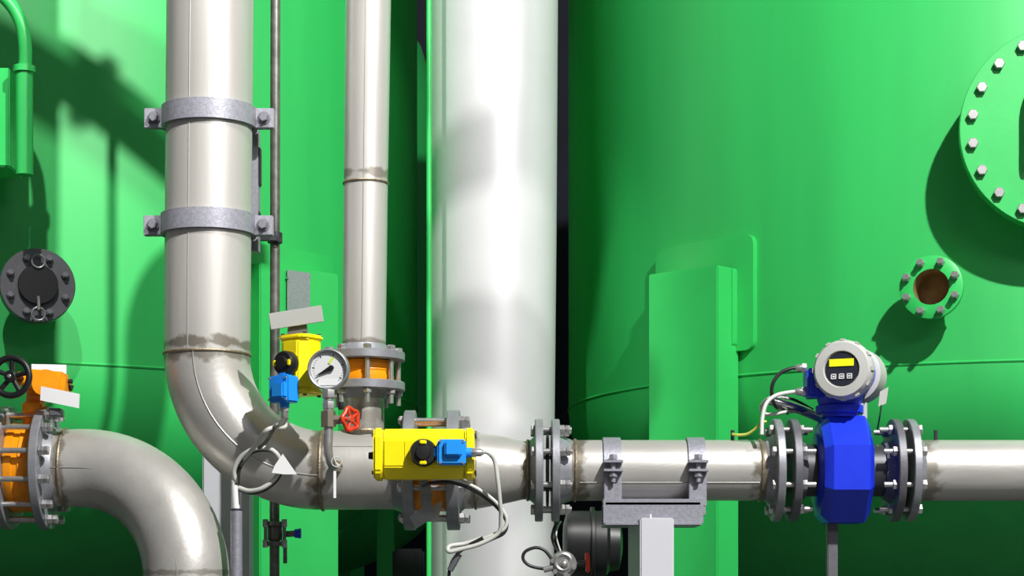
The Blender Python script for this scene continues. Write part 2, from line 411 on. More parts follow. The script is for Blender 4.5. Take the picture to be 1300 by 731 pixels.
def actuator(root, origin, ux, uf, ln, wd, dp, knob_r, boxl, boxw, neck):
    """rack actuator: ux long axis, uf front (towards the indicator), origin = centre of body"""
    ux = Vector(ux).normalized(); uf = Vector(uf).normalized(); uw = ux.cross(uf).normalized()
    R = Matrix((ux, -uf, uw)).transposed()
    if R.determinant() < 0: uw = -uw; R = Matrix((ux, -uf, uw)).transposed()
    o = Vector(origin)
    def pt(x, f, w): return o+ux*x+uf*f+uw*w
    def oct_(h, w, c): return [(-h, -w+c), (-h, w-c), (-h+c, w), (h-c, w), (h, w-c), (h, -w+c), (h-c, -w), (-h+c, -w)]
    mb = MB()
    def prism_x(x0, x1, hf, hw, ch):
        a = [pt(x0, f, w) for f, w in oct_(hf, hw, ch)]
        mb.prism(a, ux*(x1-x0))
    l2 = ln/2
    prism_x(-l2*0.80, l2*0.80, dp/2, wd*0.485, dp*0.28)
    bmesh.ops.bevel(mb.bm, geom=mb.bm.edges[:], offset=0.003, segments=2, affect='EDGES')
    mb.box(pt(0, dp*0.40, 0), (ln*0.42, dp*0.24, wd*0.55), R, 0.006)
    act = mb.build('actuator', 'yellow', root)
    for s in (-1, 1):
        mb = MB(); a0 = l2*0.81*s; a1 = l2*s
        mb.prism([pt(a0, f, w) for f, w in oct_(dp*0.5, wd*0.5, dp*0.18)], ux*(a1-a0))
        bmesh.ops.bevel(mb.bm, geom=mb.bm.edges[:], offset=0.005, segments=3, affect='EDGES')
        mb.build('end_cap', 'yellow', act)
        for f in (-1, 1):
            for w in (-1, 1): MB().cyl(pt(a1, f*dp*0.32, w*wd*0.36), pt(a1+0.004*s, f*dp*0.32, w*wd*0.36), 0.005, n=12).build('screw', 'dark', act)
    MB().cyl(pt(-l2, 0, -wd*0.02), pt(-l2-0.014, 0, -wd*0.02), 0.010, 0.008, n=16).build('stop_screw', 'black', act)
    # position indicator
    f0 = dp*0.5
    k = MB().lathe(pt(0, f0, 0), uf, [(0, knob_r*0.95), (0.004, knob_r), (0.022, knob_r), (0.028, knob_r*0.9), (0.0285, knob_r*0.55), (0.036, knob_r*0.5), (0.037, 0.001)], 40).build('position_indicator', 'black', act)
    for s in (-1, 1): MB().box(pt(0, f0+0.030, s*knob_r*0.74), (knob_r*0.5, 0.006, knob_r*0.3), R, 0.002).build('indicator_mark', 'yellow', act)
    # switch box
    bx = knob_r*1.05+boxl/2
    mb = MB(); mb.box(pt(bx, f0+0.022, 0), (boxl, 0.045, boxw), R, 0.004)
    mb.box(pt(bx+boxl*0.06, f0+0.048, boxw*0.14), (boxl*0.6, 0.022, boxw*0.62), R, 0.004)
    mb.box(pt(bx-boxl*0.5, f0+0.018, 0), (boxl*0.25, 0.03, boxw*0.45), R, 0.004)
    mb.cyl(pt(bx+boxl*0.48, f0+0.02, 0), pt(bx+boxl*0.68, f0+0.02, 0), boxw*0.2, n=20)
    sb = mb.build('switch_box', 'blue_box', act)
    for sx, sw in ((-1, 1), (1, 1), (-1, -1), (1, -1)):
        MB().cyl(pt(bx+sx*boxl*0.4, f0+0.044, sw*boxw*0.42), pt(bx+sx*boxl*0.4, f0+0.048, sw*boxw*0.42), 0.003, n=10).build('screw', 'bolt', act)
    g0 = pt(bx+boxl*0.66, f0+0.02, 0)
    mb = MB(); mb.hexa(g0, g0+ux*0.012, 0.012); mb.lathe(g0+ux*0.011, ux, [(0, 0.0095), (0.012, 0.0095), (0.018, 0.006)], 20)
    mb.build('cable_gland', 'bolt', act)
    # neck to the valve
    if neck > 0:
        mb = MB(); mb.cyl(pt(0, -dp*0.5, 0), pt(0, -dp*0.5-neck, 0), 0.022, n=24)
        mb.disc(pt(0, -dp*0.5-0.008, 0), uf, 0.016, 0.04)
        mb.build('valve_neck', 'orange', root)
    return act, g0+ux*0.028

# ------------------------------------------------------------------ main pipe: vertical, elbow, header
YA = 0.0
axT, axB, cz = P(268.5, -220), P(263, 450), 596
mroot_loc = Vector((P(263, 0).x, 0, P(0, 650).z))
path, rad = [], []
for k in range(9):
    t = k/8; path.append(axT.lerp(axB, t)); rad.append(0.110+(0.1085-0.110)*t)
ctr = P(410, 450); Re = 147/500
for k in range(1, 25):
    a = PI+PI/2*k/24
    path.append(ctr+X*Re*math.cos(a)+Z*Re*math.sin(a)); rad.append(0.1085-(0.0085)*k/24)
zc = path[-1].z
path.append(Vector((P(507, 0).x, 0, zc))); rad.append(0.099)
mp_ = thing('steel_pipe', 'thick stainless steel pipe coming down and bending right into the horizontal run', 'pipe', mroot_loc)
lx = lambda px: P(px, 0).x-mroot_loc.x
lz = lambda py: P(0, py).z-mroot_loc.z
msteel = steel('stainless_steel_main', [('X', lx(407), 0.020, 0.8), ('X', lx(512), 0.028, 0.75)], (1, 1, 0.3))
msteel_v = steel('stainless_steel_drop', [('Z', lz(452), 0.016, 0.75)], (1, 1, 0.15))
nV = 9+1
MB().tube(path[:9], rad[:9], 80).build('riser', steel('stainless_steel_riser', [('Z', lz(440), 0.014, 0.7)], (1, 1, 0.1)), mp_)
MB().tube(path[8:33], rad[8:33], 80).build('elbow', steel('stainless_steel_elbow', [('Z', lz(455), 0.016, 0.6), ('X', lx(407), 0.020, 0.8)]), mp_)
MB().tube([path[32], path[33]], [rad[32], rad[33]], 80).build('header', msteel, mp_)
def weldring(c, ax, r, root, b=0.004, m='weld'): return MB().torus(c, ax, r, b, 72, 8).build('weld_bead', m, root)
weldring(path[8], (path[8]-path[7]), rad[8], mp_); weldring(path[32], X, rad[32], mp_, 0.0045)
def seam(path, rad, offs, root, m='seam', r=0.0014):
    pts = []
    for i, p in enumerate(path):
        a = path[max(0, i-1)]; b = path[min(len(path)-1, i+1)]; t = (b-a).normalized()
        n = Vector((t.z, 0, -t.x))            # in-plane normal
        o = offs[i] if isinstance(offs, list) else offs
        pts.append(p+n*o*rad[i]-Yv*math.sqrt(max(0, 1-o*o))*rad[i])
    return MB().tube(pts, r, 6).build('seam', m, root)
seam(path[:9], rad[:9], 0.31, mp_); seam(path[8:33], rad[8:33], 0.18, mp_, 'seam', 0.0018)
seam(path[32:], rad[32:], -0.55, mp_)
flange(Vector((P(521, 0).x, 0, zc)), -X, L(76), 0.09, L(14), 0.03, 0.099, 'flange', mp_)
# branch stub going up to the second pipe
bx = P(462, 0).x
br_c = lambda py: Vector((bx, 0, P(0, py).z))
MB().cyl(br_c(575), br_c(503), L(25.5), n=56).build('branch_stub', steel('stainless_steel_stub', [('Z', lz(530), 0.035, 0.45)]), mp_)
MB().torus(br_c(548), Z, L(27), 0.006, 56, 8).build('weld_bead', 'weld', mp_)
flange(br_c(491), -Z, L(52), 0.05, L(11), 0.02, L(26), 'flange', mp_)
# (the riser and its neighbours carry on up towards the roof, out of view)
MB().tube([path[0], path[0]+Z*1.3], [rad[0], rad[0]], 64).build('riser', msteel_v, mp_)
# small weld boss under the actuator
MB().cyl(P(427, 592, -0.085), P(427, 592, -0.115), 0.016).build('gauge_boss', 'weld', mp_)

# second vertical pipe
r2 = thing('steel_pipe', 'slimmer stainless steel vertical pipe with a girth weld and bolted bottom flange', 'pipe', br_c(450))
w2 = P(464.5, 233); 
b0 = P(468.3, -60); bend = [b0+X*(0.30-0.30*math.cos(math.radians(a)))+Z*0.30*math.sin(math.radians(a)) for a in range(0, 61, 6)]
bend.append(bend[-1]+Vector((math.sin(math.radians(60)), 0, math.cos(math.radians(60))))*0.22)
MB().tube([br_c(448), w2]+bend, [L(27.5), L(27.8)]+[L(29)]*len(bend), 64).build('pipe_body', steel('stainless_steel_slim', [('Z', P(0, 222).z-br_c(450).z, 0.012, 0.6), ('Z', P(0, 438).z-br_c(450).z, 0.012, 0.6)], (1, 1, 0.12)), r2)
weldring(w2, Z, L(28), r2, 0.0035)
MB().tube([P(459, 440, -L(27.5)), P(464, 0, -L(28.4))], 0.0012, 6).build('seam', 'seam', r2)
flange(br_c(453), Z, L(52), 0.05, L(11), 0.02, L(28), 'flange', r2)

# butterfly valve A (on the branch) with yellow actuator
va = thing('butterfly_valve', 'orange valve between flanges of the slim vertical pipe, yellow upright actuator', 'valve', br_c(485))
wafer(br_c(472), Z, L(25), L(38), va)
studs(br_c(497), br_c(447), L(44), 8, 10, 0.0115, 0.035, 0.008, va, upv=-Yv)
fr = Vector((-0.55, -0.83, 0)).normalized()
ao = P(382, 464, -0.17)
act1, gl1 = actuator(va, ao, -Z, fr, L(76, -.17), L(50, -.17), 0.085, L(16, -.25), L(34, -.25), L(32, -.25), 0)
back = ao-fr*0.04
MB().tube([back, br_c(470)-X*0.06-Yv*0.03], 0.016, 20).build('valve_neck', 'orange', va)
# label plate on a tilted holder above actuator A
hr = Matrix.Rotation(math.radians(-9), 4, 'Y')
sp = thing('label_plate', 'blank grey tilted label plate above the upright yellow actuator', 'label', P(376, 425, -0.17))
MB().box(P(376, 403, -0.19), (L(68, -.19), 0.003, L(21, -.19)), hr, 0.001).build('plate', 'tagg', sp)
MB().prism([P(364, 428, -0.18), P(392, 428, -0.18), P(387, 398, -0.18), P(367, 402, -0.18)], (0, 0.003, 0)).build('plate_holder', 'dflange', sp)

# pressure gauge
YG = -0.26
pg = thing('pressure_gauge', 'round white pressure gauge in a steel case beside the upright yellow actuator', 'gauge', P(420, 590, YG))
gc = P(417, 469, YG); gax = Vector((-0.08, -1, -0.05)).normalized(); gr = L(26.5, YG)
MB().lathe(gc-gax*0.02, gax, [(0, gr*0.93), (0.004, gr), (0.026, gr), (0.031, gr*0.98), (0.033, gr*0.93), (0.031, gr*0.865), (0.024, gr*0.85)], 64, caps=False).build('case', 'flange', pg)
MB().disc(gc+gax*0.0, gax, 0.006, gr*0.88).build('dial', 'dial', pg)
MB().disc(gc-gax*0.018, gax, 0.004, gr*0.93).build('case_back', 'dark', pg)
gu = gax.cross(Z).normalized(); gu = gu if gu.x > 0 else -gu; gv = Z-gax*Z.dot(gax); gv.normalize()
Rg = Matrix((gu, -gax, gv)).transposed()
def gp(x, y, h=0.0045): return gc+gax*h+gu*x*gr+gv*y*gr
mb = MB()
for k in range(27):
    a = math.radians(225-270*k/26); big = k % 5 == 0
    rr_ = 0.72; ln = 0.12 if big else 0.05
    Rk = Rg @ Matrix.Rotation(-a, 3, 'Y')
    mb.box(gp(rr_*math.cos(a), rr_*math.sin(a), 0.0033), (gr*ln, 0.0012, 0.0022 if big else 0.0008), Rk)
mb.build('dial_marks', 'dark', pg)
na_ = math.radians(205)
Rk = Rg @ Matrix.Rotation(-na_, 3, 'Y')
MB().prism([gp(0.12*math.cos(na_+PI/2)+.14, 0.12*math.sin(na_+PI/2)+.06, 0.007), gp(0.12*math.cos(na_-PI/2)+.14, 0.12*math.sin(na_-PI/2)+.06, 0.007), gp(-0.62, -0.32, 0.007)], gax*0.0015).build('needle', 'black', pg)
MB().disc(gp(.16, .07, 0.008), gax, 0.006, gr*0.13).build('needle_hub', 'black', pg)
MB().box(gp(-0.02, -0.62, 0.004), (gr*0.95, 0.001, gr*0.26), Rg).build('dial_label', 'tag', pg)
MB().box(gp(0.14, 0.42, 0.004), (gr*0.13, 0.001, gr*0.35), Rg @ Matrix.Rotation(0.6, 3, 'Y')).build('limit_mark', mat('lime_mark', (0.6, 0.75, 0.1, 1), 0.5), pg)
mb = MB(); mb.hexa(P(417, 495, YG), P(417, 506, YG), L(9, YG)); mb.cyl(P(417, 494, YG), P(417, 526, YG), L(6.5, YG)); mb.hexa(P(417, 510, YG), P(417, 520, YG), L(8, YG))
mb.build('gauge_stem', 'bolt', pg)
MB().tube(smooth_path([P(417, 524, YG), P(417, 550, YG), P(417, 572, YG), P(420, 586, YG+.01), P(424, 592, YG+.06), P(427, 593, YG+.155)], 6), L(6, YG), 20).build('gauge_pipe', 'bolt', pg)
mb = MB(); mb.cyl(P(417, 522, YG), P(417, 542, YG), L(9.5, YG), n=8); mb.cyl(P(421, 533, YG), P(432, 533, YG), L(6.5, YG), n=6)
mb.build('valve_block', mat('brass_block', (0.26, 0.23, 0.17, 1), 0.4, 0.7), pg)
mb = MB(); mb.cyl(P(430, 533, YG), P(445, 532, YG-.005), L(3.5, YG)); mb.hexa(P(432, 533, YG), P(437, 533, YG), L(6.5, YG)); mb.build('valve_spindle', 'bolt', pg)
hw = P(445, 532, YG); hax = Vector((0.75, -0.66, 0)).normalized(); hu = hax.cross(Z).normalized()
mb = MB(); pts = []
for k in range(40):
    a = 2*PI*k/40; r = L(13.5, YG)*(1+0.10*math.cos(5*a)); pts.append(hw+hu*r*math.cos(a)+Z*r*math.sin(a))
mb.tube(pts, L(2.7, YG), 10, closed=True)
for k in range(5):
    a = 2*PI*k/5; mb.tube([hw, hw+hu*L(13, YG)*math.cos(a)+Z*L(13, YG)*math.sin(a)], L(2.2, YG), 8)
mb.disc(hw, hax, 0.012, L(4.5, YG)); mb.build('red_handwheel', 'red', pg)
MB().hexa(P(433, 510, YG), P(433, 520, YG), L(4, YG)).build('vent_plug', 'black', pg)

tg = thing('hanging_tag', 'narrow white tag on a cord hanging under the gauge pipe', 'tag', P(425, 630, -0.28))
MB().torus(P(427, 586, -0.275), Vector((0.3, -1, 0)), 0.012, 0.0013, 24, 6).build('cord', 'cable', tg)
MB().box(P(425, 615, -0.278), (L(3.5, -.22), 0.002, L(34, -.22)), None, 0.0005).build('tag_strip', 'tag', tg)

# pipe clamps on the main riser
def riser_clamp(py, label):
    t = (py+220)/670; c = axT.lerp(axB, t); c = Vector((c.x, 0, P(0, py).z)); r = 0.1095
    k = thing('pipe_clamp', label, 'pipe clamp', c, None)
    h = 0.050
    mb = MB()
    prof = []
    n = 40
    a_ = [];
    for s, (ri, ro) in enumerate([(r+0.001, r+0.010)]):
        rings = []
        for i in range(n+1):
            a = PI+PI*i/n; d = Vector((math.cos(a), math.sin(a), 0))
            rings.append([mb.bm.verts.new(c+d*ri-Z*h/2), mb.bm.verts.new(c+d*ro-Z*h/2), mb.bm.verts.new(c+d*ro+Z*h/2), mb.bm.verts.new(c+d*ri+Z*h/2)])
        for a, b in zip(rings, rings[1:]): mb.bridge(a, b)
        mb.bm.faces.new(rings[0]); mb.bm.faces.new(rings[-1][::-1])
    for s in (-1, 1): mb.box(c+X*s*(r+0.029)+Yv*0.002, (0.052, 0.010, h), None, 0.0015)
    mb.build('front_strap', 'galv', k)
    mb = MB()
    rings = []
    for i in range(n+1):
        a = PI*i/n; d = Vector((math.cos(a), math.sin(a), 0))
        rings.append([mb.bm.verts.new(c+Yv*0.014+d*(r+0.001)-Z*h/2), mb.bm.verts.new(c+Yv*0.014+d*(r+0.010)-Z*h/2), mb.bm.verts.new(c+Yv*0.014+d*(r+0.010)+Z*h/2), mb.bm.verts.new(c+Yv*0.014+d*(r+0.001)+Z*h/2)])
    for a, b in zip(rings, rings[1:]): mb.bridge(a, b)
    mb.bm.faces.new(rings[0]); mb.bm.faces.new(rings[-1][::-1])
    for s in (-1, 1): mb.box(c+X*s*(r+0.029)+Yv*0.016, (0.052, 0.010, h), None, 0.0015)
    mb.build('rear_strap', 'galv', k)
    for s in (-1, 1):
        q = c+X*s*(r+0.030)-Yv*0.004
        mb = MB(); mb.cyl(q, q-Yv*0.003, 0.016, n=24); mb.hexa(q-Yv*0.002, q-Yv*0.015, 0.0125, 0.3); mb.cyl(q, q+Yv*0.05, 0.007, n=12)
        mb.build('bolt', 'dbolt', k)
riser_clamp(150, 'grey galvanised clamp around the thick riser, upper one')
riser_clamp(286, 'grey galvanised clamp around the thick riser, lower one by the rod bracket')
rail = thing('mounting_rail', 'galvanised slotted rail behind the thick riser between the two clamps', 'bracket', P(322, 322, 0.15))
MB().box(P(318, 243, 0.1), (0.045, 0.05, L(155, .1)), None, 0.002).build('rail_body', 'galv', rail)
MB().box(P(330, 212, 0.1), (0.006, 0.03, L(48, .1)), None, 0.002).build('rubber_insert', 'black', rail)
MB().box(P(329, 284, 0.1), (0.006, 0.03, L(30, .1)), None, 0.002).build('rubber_insert', 'black', rail)

# thin rod with bracket and little valve
YR = 0.22
rd = thing('thin_tube', 'thin weathered steel pipe running vertically behind the thick elbow', 'pipe', Vector((P(348, 700, YR).x, YR, 0)))
MB().tube([Vector((P(349, 700, YR).x, YR, 0.0)), P(348.5, 660, YR), P(350, -200, YR)], L(6.3, YR), 24).build('pipe_body', 'rod', rd)
mb = MB(); mb.annulus(P(349, 302, YR), Z, 0.028, 0.020, 0.0125, 24); mb.box(P(340, 302, YR-0.04), (0.05, 0.012, 0.016), None, 0.001); mb.hexa(P(354, 304, YR-.012), P(354, 304, YR-.03), 0.008)
mb.build('pipe_clip', 'dark', rd)
YV = YR
sv = thing('small_valve', 'small clamped valve with blue-capped lever on the thin rod-like pipe', 'valve', P(349, 700, YV))
mb = MB()
mb.disc(P(349, 677, YV), Z, L(18, YV), L(9.5, YV), 32)
for py in (665, 690): mb.disc(P(349, py, YV), Z, L(6, YV), L(15, YV), 32)
mb.build('valve_body', 'rod', sv)
for s in (-1, 1):
    for py in (664, 690): MB().hexa(P(349+s*12, py-5, YV-.02), P(349+s*12, py+5, YV-.02), 0.008).build('nut', 'bolt', sv)
    MB().cyl(P(349+s*12, 665, YV-.02), P(349+s*12, 692, YV-.02), 0.0045, n=12).build('bolt', 'dbolt', sv)
MB().cyl(P(360, 678, YV), P(376, 677, YV), L(4, YV)).build('lever', 'rod', sv)
MB().cyl(P(374, 677, YV), P(382, 677, YV), L(5.5, YV), L(6.5, YV)).build('lever_cap', 'blue', sv)
MB().box(P(362, 700, YV-0.01), (L(5, YV), 0.004, L(30, YV)), None, 0.001).build('lever_stop', 'rod', sv)

# butterfly valve B on the header, big yellow actuator in front
zh = zc
def H(px): return Vector((P(px, 0).x, 0, zh))
vb = thing('butterfly_valve', 'orange valve in the horizontal run behind the big lying yellow actuator', 'valve', H(548))
wafer(H(548), X, L(40), L(52), vb)
studs(H(514), H(584), L(66), 8, 22.5, 0.0125, 0.014, 0.024, vb, double=True)
act2, gl2 = actuator(vb, P(539, 577, -0.27)+Z*0.0, X, -Yv, L(128, -.3), L(66, -.3), 0.10, L(17.5, -.33), L(36, -.33), L(32, -.33), 0)
MB().cyl(P(541, 590, -0.22), H(548)-Yv*0.07, 0.024).build('valve_neck', 'orange', vb)
mb = MB(); mb.box(P(541, 591, -0.185), (0.09, 0.012, 0.07), None, 0.002); mb.build('mounting_plate', 'flange', vb)
# drooping label plates below actuator B
lb = thing('label_plate', 'twisted grey label plate hanging under the big lying yellow actuator', 'label', P(540, 668, -0.17))
MB().prism([P(538, 625, -.17), P(549, 641, -.17), P(553, 655, -.17), P(528, 671, -.17), P(520, 656, -.17), P(535, 645, -.17)], (0, 0.003, 0)).build('plate', 'flange', lb)
MB().prism([P(532, 608, -.165), P(542, 608, -.165), P(549, 628, -.165), P(546, 645, -.165), P(534, 640, -.165)], (0, 0.003, 0)).build('plate_arm', 'flange', lb)
MB().prism([P(552, 640, -.16), P(562, 636, -.16), P(556, 660, -.16), P(549, 664, -.16)], (0, 0.003, 0)).build('plate_fin', 'tagg', lb)

# reducer spool
rs = thing('reducer_pipe', 'short stainless tapered pipe piece right of the big yellow actuator, crossing the wide pale pipe', 'pipe', H(640))
lx2 = lambda px: P(px, 0).x-H(640).x
MB().tube([H(586), H(608), H(640), H(664), H(676)], [L(49), L(48.5), L(42.5), L(37), L(37)], 72).build('pipe_body', steel('stainless_steel_reducer', [('X', lx2(601), 0.012, 0.5), ('X', lx2(671), 0.020, 0.8)]), rs)
weldring(H(604), X, L(49), rs, 0.003); weldring(H(670), X, L(37.5), rs, 0.004)
flange(H(576), X, L(76), 0.09, L(16), 0.012, L(49), 'flange', rs)
flange(H(684), -X, L(65), 0.07, L(10), 0.014, L(38), 'flange', rs)
# straight spool
ss = thing('steel_pipe', 'straight stainless horizontal pipe resting in the two-clamp bracket', 'pipe', H(850))
lx3 = lambda px: P(px, 0).x-H(850).x
MB().tube([H(712), H(966), H(984)], [L(38.5)]*3, 72).build('pipe_body', steel('stainless_steel_straight', [('X', lx3(731), 0.028, 0.75), ('X', lx3(968), 0.034, 0.75)], (0.3, 1, 1)), ss)
weldring(H(730), X, L(38.5), ss); weldring(H(964), X, L(38.5), ss)
flange(H(705), X, L(65), 0.07, L(10), 0.03, L(39), 'flange', ss)
flange(H(985), -X, L(65), 0.07, L(10), 0.02, L(39), 'flange', ss)
seam([H(735), H(960)], [L(38.5)]*2, 0.45, ss)
MB().cyl(H(695)-X*0.003, H(695)+X*0.003, L(46)).build('gasket', 'dark', ss)
studs(H(680), H(710), L(54), 8, 22.5, 0.013, 0.006, 0.03, ss, double=True)

# far right pipe
fr_ = thing('steel_pipe', 'stainless horizontal pipe right of the blue flow meter, running out of frame', 'pipe', H(1250))
MB().tube([H(1158), H(1700)], [L(38.5)]*2, 72).build('pipe_body', steel('stainless_steel_end', [('X', P(1172, 0).x-H(1250).x, 0.03, 0.6)], (0.3, 1, 1)), fr_)
flange(H(1154), X, L(65), 0.07, L(10), 0.02, L(39), 'flange', fr_)

# flow meter
fm = thing('flow_meter', 'royal blue flow meter with round white display head in the horizontal run', 'meter', H(1069))
flange(H(1006), X, L(65), 0.07, L(10), 0.02, L(36), 'flange', fm, 'dflange')
flange(H(1135), -X, L(65), 0.07, L(10), 0.02, L(36), 'flange', fm, 'dflange')
MB().tube([H(1010), H(1131)], [L(33)]*2, 48).build('measuring_tube', 'dark', fm)
mb = MB()
mb.lathe(H(1068), X, [(-L(31), L(50)), (-L(30), L(62)), (-L(22), L(71)), (-L(20), L(72.5)), (L(24), L(72.5)), (L(26), L(71)), (L(32), L(60)), (L(33), L(50))], 8, ph=PI/8)
mb.build('housing', 'blue', fm, 12)
for s in (-1, 1): MB().lathe(H(1068+s*27), X*s, [(-0.01, L(55)), (0.006, L(54)), (0.013, L(46))], 48).build('housing_ring', 'blue', fm)
def meter_studs(a, b, ext_in, inward):
    studs(a, b, L(54), 8, 22.5, 0.013, 0.004, 0.030, fm, 'bolt', double=False)
studs(H(980), H(1011), L(54), 8, 22.5, 0.013, 0.004, 0.034, fm)
studs(H(1160), H(1130), L(54), 8, 22.5, 0.013, 0.004, 0.034, fm)
hd = P(1072, 470, -0.10)
ha = Vector((-0.42, -1, 0)).normalized()
MB().cyl(P(1066, 530, -0.02), P(1066, 505, -0.02), L(24), n=40).build('neck', 'blue', fm)
MB().disc(P(1066, 520, -0.02), Z, 0.02, L(30), 40).build('neck_flange', 'blue', fm)
hb = MB()
hb.lathe(hd, ha, [(-0.17, 0.048), (-0.16, 0.055), (-0.10, 0.058), (-0.03, 0.062), (0.0, 0.070)], 48)
hb.box(P(1036, 487, -0.03), (0.055, 0.08, 0.072), None, 0.006)
hb.cyl(P(1066, 515, -.02), P(1066, 490, -.02), L(26), L(34), n=40)
hb = hb.build('transmitter_housing', 'blue', fm)
rc_ = L(38, -.14)
cv = MB(); cv.lathe(hd, ha, [(-0.012, rc_*0.97), (-0.008, rc_), (0.018, rc_), (0.032, rc_*0.90), (0.034, rc_*0.62), (0.026, rc_*0.57), (0.026, 0.001)], 64)
cv = cv.build('display_cover', 'white', hb)
hu2 = ha.cross(Z).normalized(); hu2 = hu2 if hu2.x > 0 else -hu2
Rh = Matrix((hu2, -ha, Z)).transposed()
for k in range(12):
    a = 2*PI*k/12; q = hd+ha*0.012+hu2*rc_*math.cos(a)+Z*rc_*math.sin(a)
    MB().box(q, (0.005, 0.024, 0.012), Rh @ Matrix.Rotation(-a, 3, 'Y'), 0.001).build('grip_rib', 'white', fm)
MB().disc(hd+ha*0.028, ha, 0.004, rc_*0.57).build('display_face', mat('display_black', (0.02, 0.022, 0.035, 1), 0.35), fm)
MB().box(hd+ha*0.031+Z*rc_*0.22, (rc_*0.82, 0.003, rc_*0.24), Rh).build('display_screen', 'lcd', fm)
for s in (-1, 0, 1):
    q = hd+ha*0.031-Z*rc_*0.24+hu2*s*rc_*0.27
    mb = MB()
    mb.box(q+Z*0.0055, (0.013, 0.003, 0.002), Rh); mb.box(q-Z*0.0055, (0.013, 0.003, 0.002), Rh)
    for e in (-1, 1): mb.box(q+hu2*e*0.0055, (0.002, 0.003, 0.013), Rh)
    mb.box(q, (0.005, 0.003, 0.004), Rh)
    mb.build('button', 'tag', fm)
MB().lathe(hd-ha*0.14, -ha, [(-0.05, 0.060), (-0.045, 0.070), (0.03, 0.070), (0.038, 0.060), (0.038, 0.001)], 48).build('rear_cover', 'white', fm)
for py in (467, 497):
    mb = MB(); q = P(1024, py, -0.04); mb.hexa(q, q-X*0.014, 0.0125); mb.lathe(q-X*0.013, -X, [(0, 0.010), (0.010, 0.0095), (0.016, 0.006)], 20)
    mb.build('cable_gland', 'bolt', fm)

# cables at the meter
def cable(name, pts, r, m, label, n=8):
    o = MB().tube(smooth_path(pts, 8), r, 12).build(name, m); return tag(o, label, 'cable')
cable('cable', [P(1016, 467, -.04), P(1003, 468, -.04), P(990, 474, -.04), P(981, 487, -.04), P(980, 503, -.03), P(985, 516, .0), P(1000, 524, .09)], L(2.4), 'bcable', 'thin black cable arching from the upper gland of the flow meter head')
cable('cable', [P(1016, 497, -.04), P(1002, 498, -.04), P(985, 502, -.05), P(973, 512, -.06), P(968, 530, -.07), P(967, 552, -.085)], L(2.6), 'cable', 'pale cable arching from the lower gland of the flow meter head down to the pipe')
cable('conduit', [P(975, 507, .04), P(992, 512, .04), P(1012, 518, .05), P(1032, 526, .08), P(1045, 533, .1)], L(6.5), 'shiny', 'shiny metal hose lying across behind the left flange of the flow meter')
cable('cable', [P(930, 551, -.02), P(935, 552, -.03), P(948, 551, -.04), P(958, 545, -.05), P(966, 537, -.06), P(973, 535, -.06)], L(1.8), 'earth', 'yellow-green earthing wire between pipe top and flange bolts left of the flow meter')
tag(MB().cyl(P(930, 561, -.01), P(930, 546, -.01), 0.005, n=12).build('earthing_stud', 'dark'), 'tiny dark stud on the pipe top where the yellow-green wire ends', 'stud')
def plate_tag(name, pts, Y, m, label):
    return tag(MB().prism([P(a, b, Y) for a, b in pts], (0, 0.003, 0)).build(name, m), label, 'tag')
t1 = thing('hanging_tag', 'grey rectangular tag standing up behind the right flange of the flow meter', 'tag', P(1118, 540, -.03))
MB().prism([P(1117, 497, -.03), P(1128, 491, -.03), P(1125, 512, -.03), P(1115, 516, -.03)], (0, 0.003, 0)).build('tag_plate', 'tagg', t1)
MB().tube([P(1119, 514, -.03), P(1117, 528, -.03), P(1114, 545, -.0)], 0.002, 8).build('wire', 'bcable', t1)
t2 = thing('hanging_tag', 'small pale tag hanging from the right side of the flow meter head', 'tag', P(1097, 530, -.03))
MB().prism([P(1093, 512, -.03), P(1101, 511, -.03), P(1101, 531, -.03), P(1093, 532, -.03)], (0, 0.003, 0)).build('tag_plate', 'tagg', t2)
MB().tube([P(1097, 513, -.03), P(1097, 500, -.03)], 0.0015, 8).build('wire', 'bcable', t2)
# support under the meter
mp2 = thing('support_post', 'thin grey post under the blue flow meter', 'support', Vector((P(1056, 0).x, 0, 0)))
MB().box((P(1056, 0).x, 0, (P(0, 664).z)/2), (L(13), 0.03, P(0, 664).z), None, 0.002).build('post', 'dflange', mp2)
MB().box((P(1056, 0).x, 0, 0.006), (0.15, 0.15, 0.012), None, 0.002).build('foot_plate', 'dflange', mp2)

# clamped bracket and pale post
cb = thing('pipe_support', 'grey channel bracket with two strap clamps holding the straight horizontal pipe', 'bracket', P(829, 667))
for px in (776, 882):
    c = H(px); r = L(38.5); mb = MB(); n = 40; w = L(22)
    rings = []
    for i in range(n+1):
        a = 1.5*PI-0.25+ (2*PI-0.0)*i/n if False else PI*2*i/n
        d = Vector((0, math.cos(a), math.sin(a)))
        rings.append([mb.bm.verts.new(c+d*(r+.0005)-X*w/2), mb.bm.verts.new(c+d*(r+.007)-X*w/2), mb.bm.verts.new(c+d*(r+.007)+X*w/2), mb.bm.verts.new(c+d*(r+.0005)+X*w/2)])
    for a, b in zip(rings, rings[1:]): mb.bridge(a, b)
    bmesh.ops.remove_doubles(mb.bm, verts=mb.bm.verts[:], dist=1e-5)
    mb.box(c-Z*(r+0.004)-Yv*0.055, (w, 0.008, 0.07), None, 0.001)
    mb.box(c-Z*(r*0.6)-Yv*(r+0.004), (w, 0.008, r*1.25), None, 0.001)
    st = mb.build('strap', 'galv', cb)
    mb = MB()
    for dz in (0.016, -0.006): mb.box(c+Z*dz-Yv*(r+0.018), (w*1.1, 0.034, 0.007), None, 0.001)
    mb.hexa(c+Z*0.034-Yv*(r+0.02), c+Z*0.020-Yv*(r+0.02), 0.011); mb.cyl(c+Z*0.02-Yv*(r+0.02), c-Z*0.035-Yv*(r+0.02), 0.006, n=12); mb.hexa(c-Z*0.010-Yv*(r+0.02), c-Z*0.023-Yv*(r+0.02), 0.011)
    mb.build('clamp_bolt', 'galv', st)
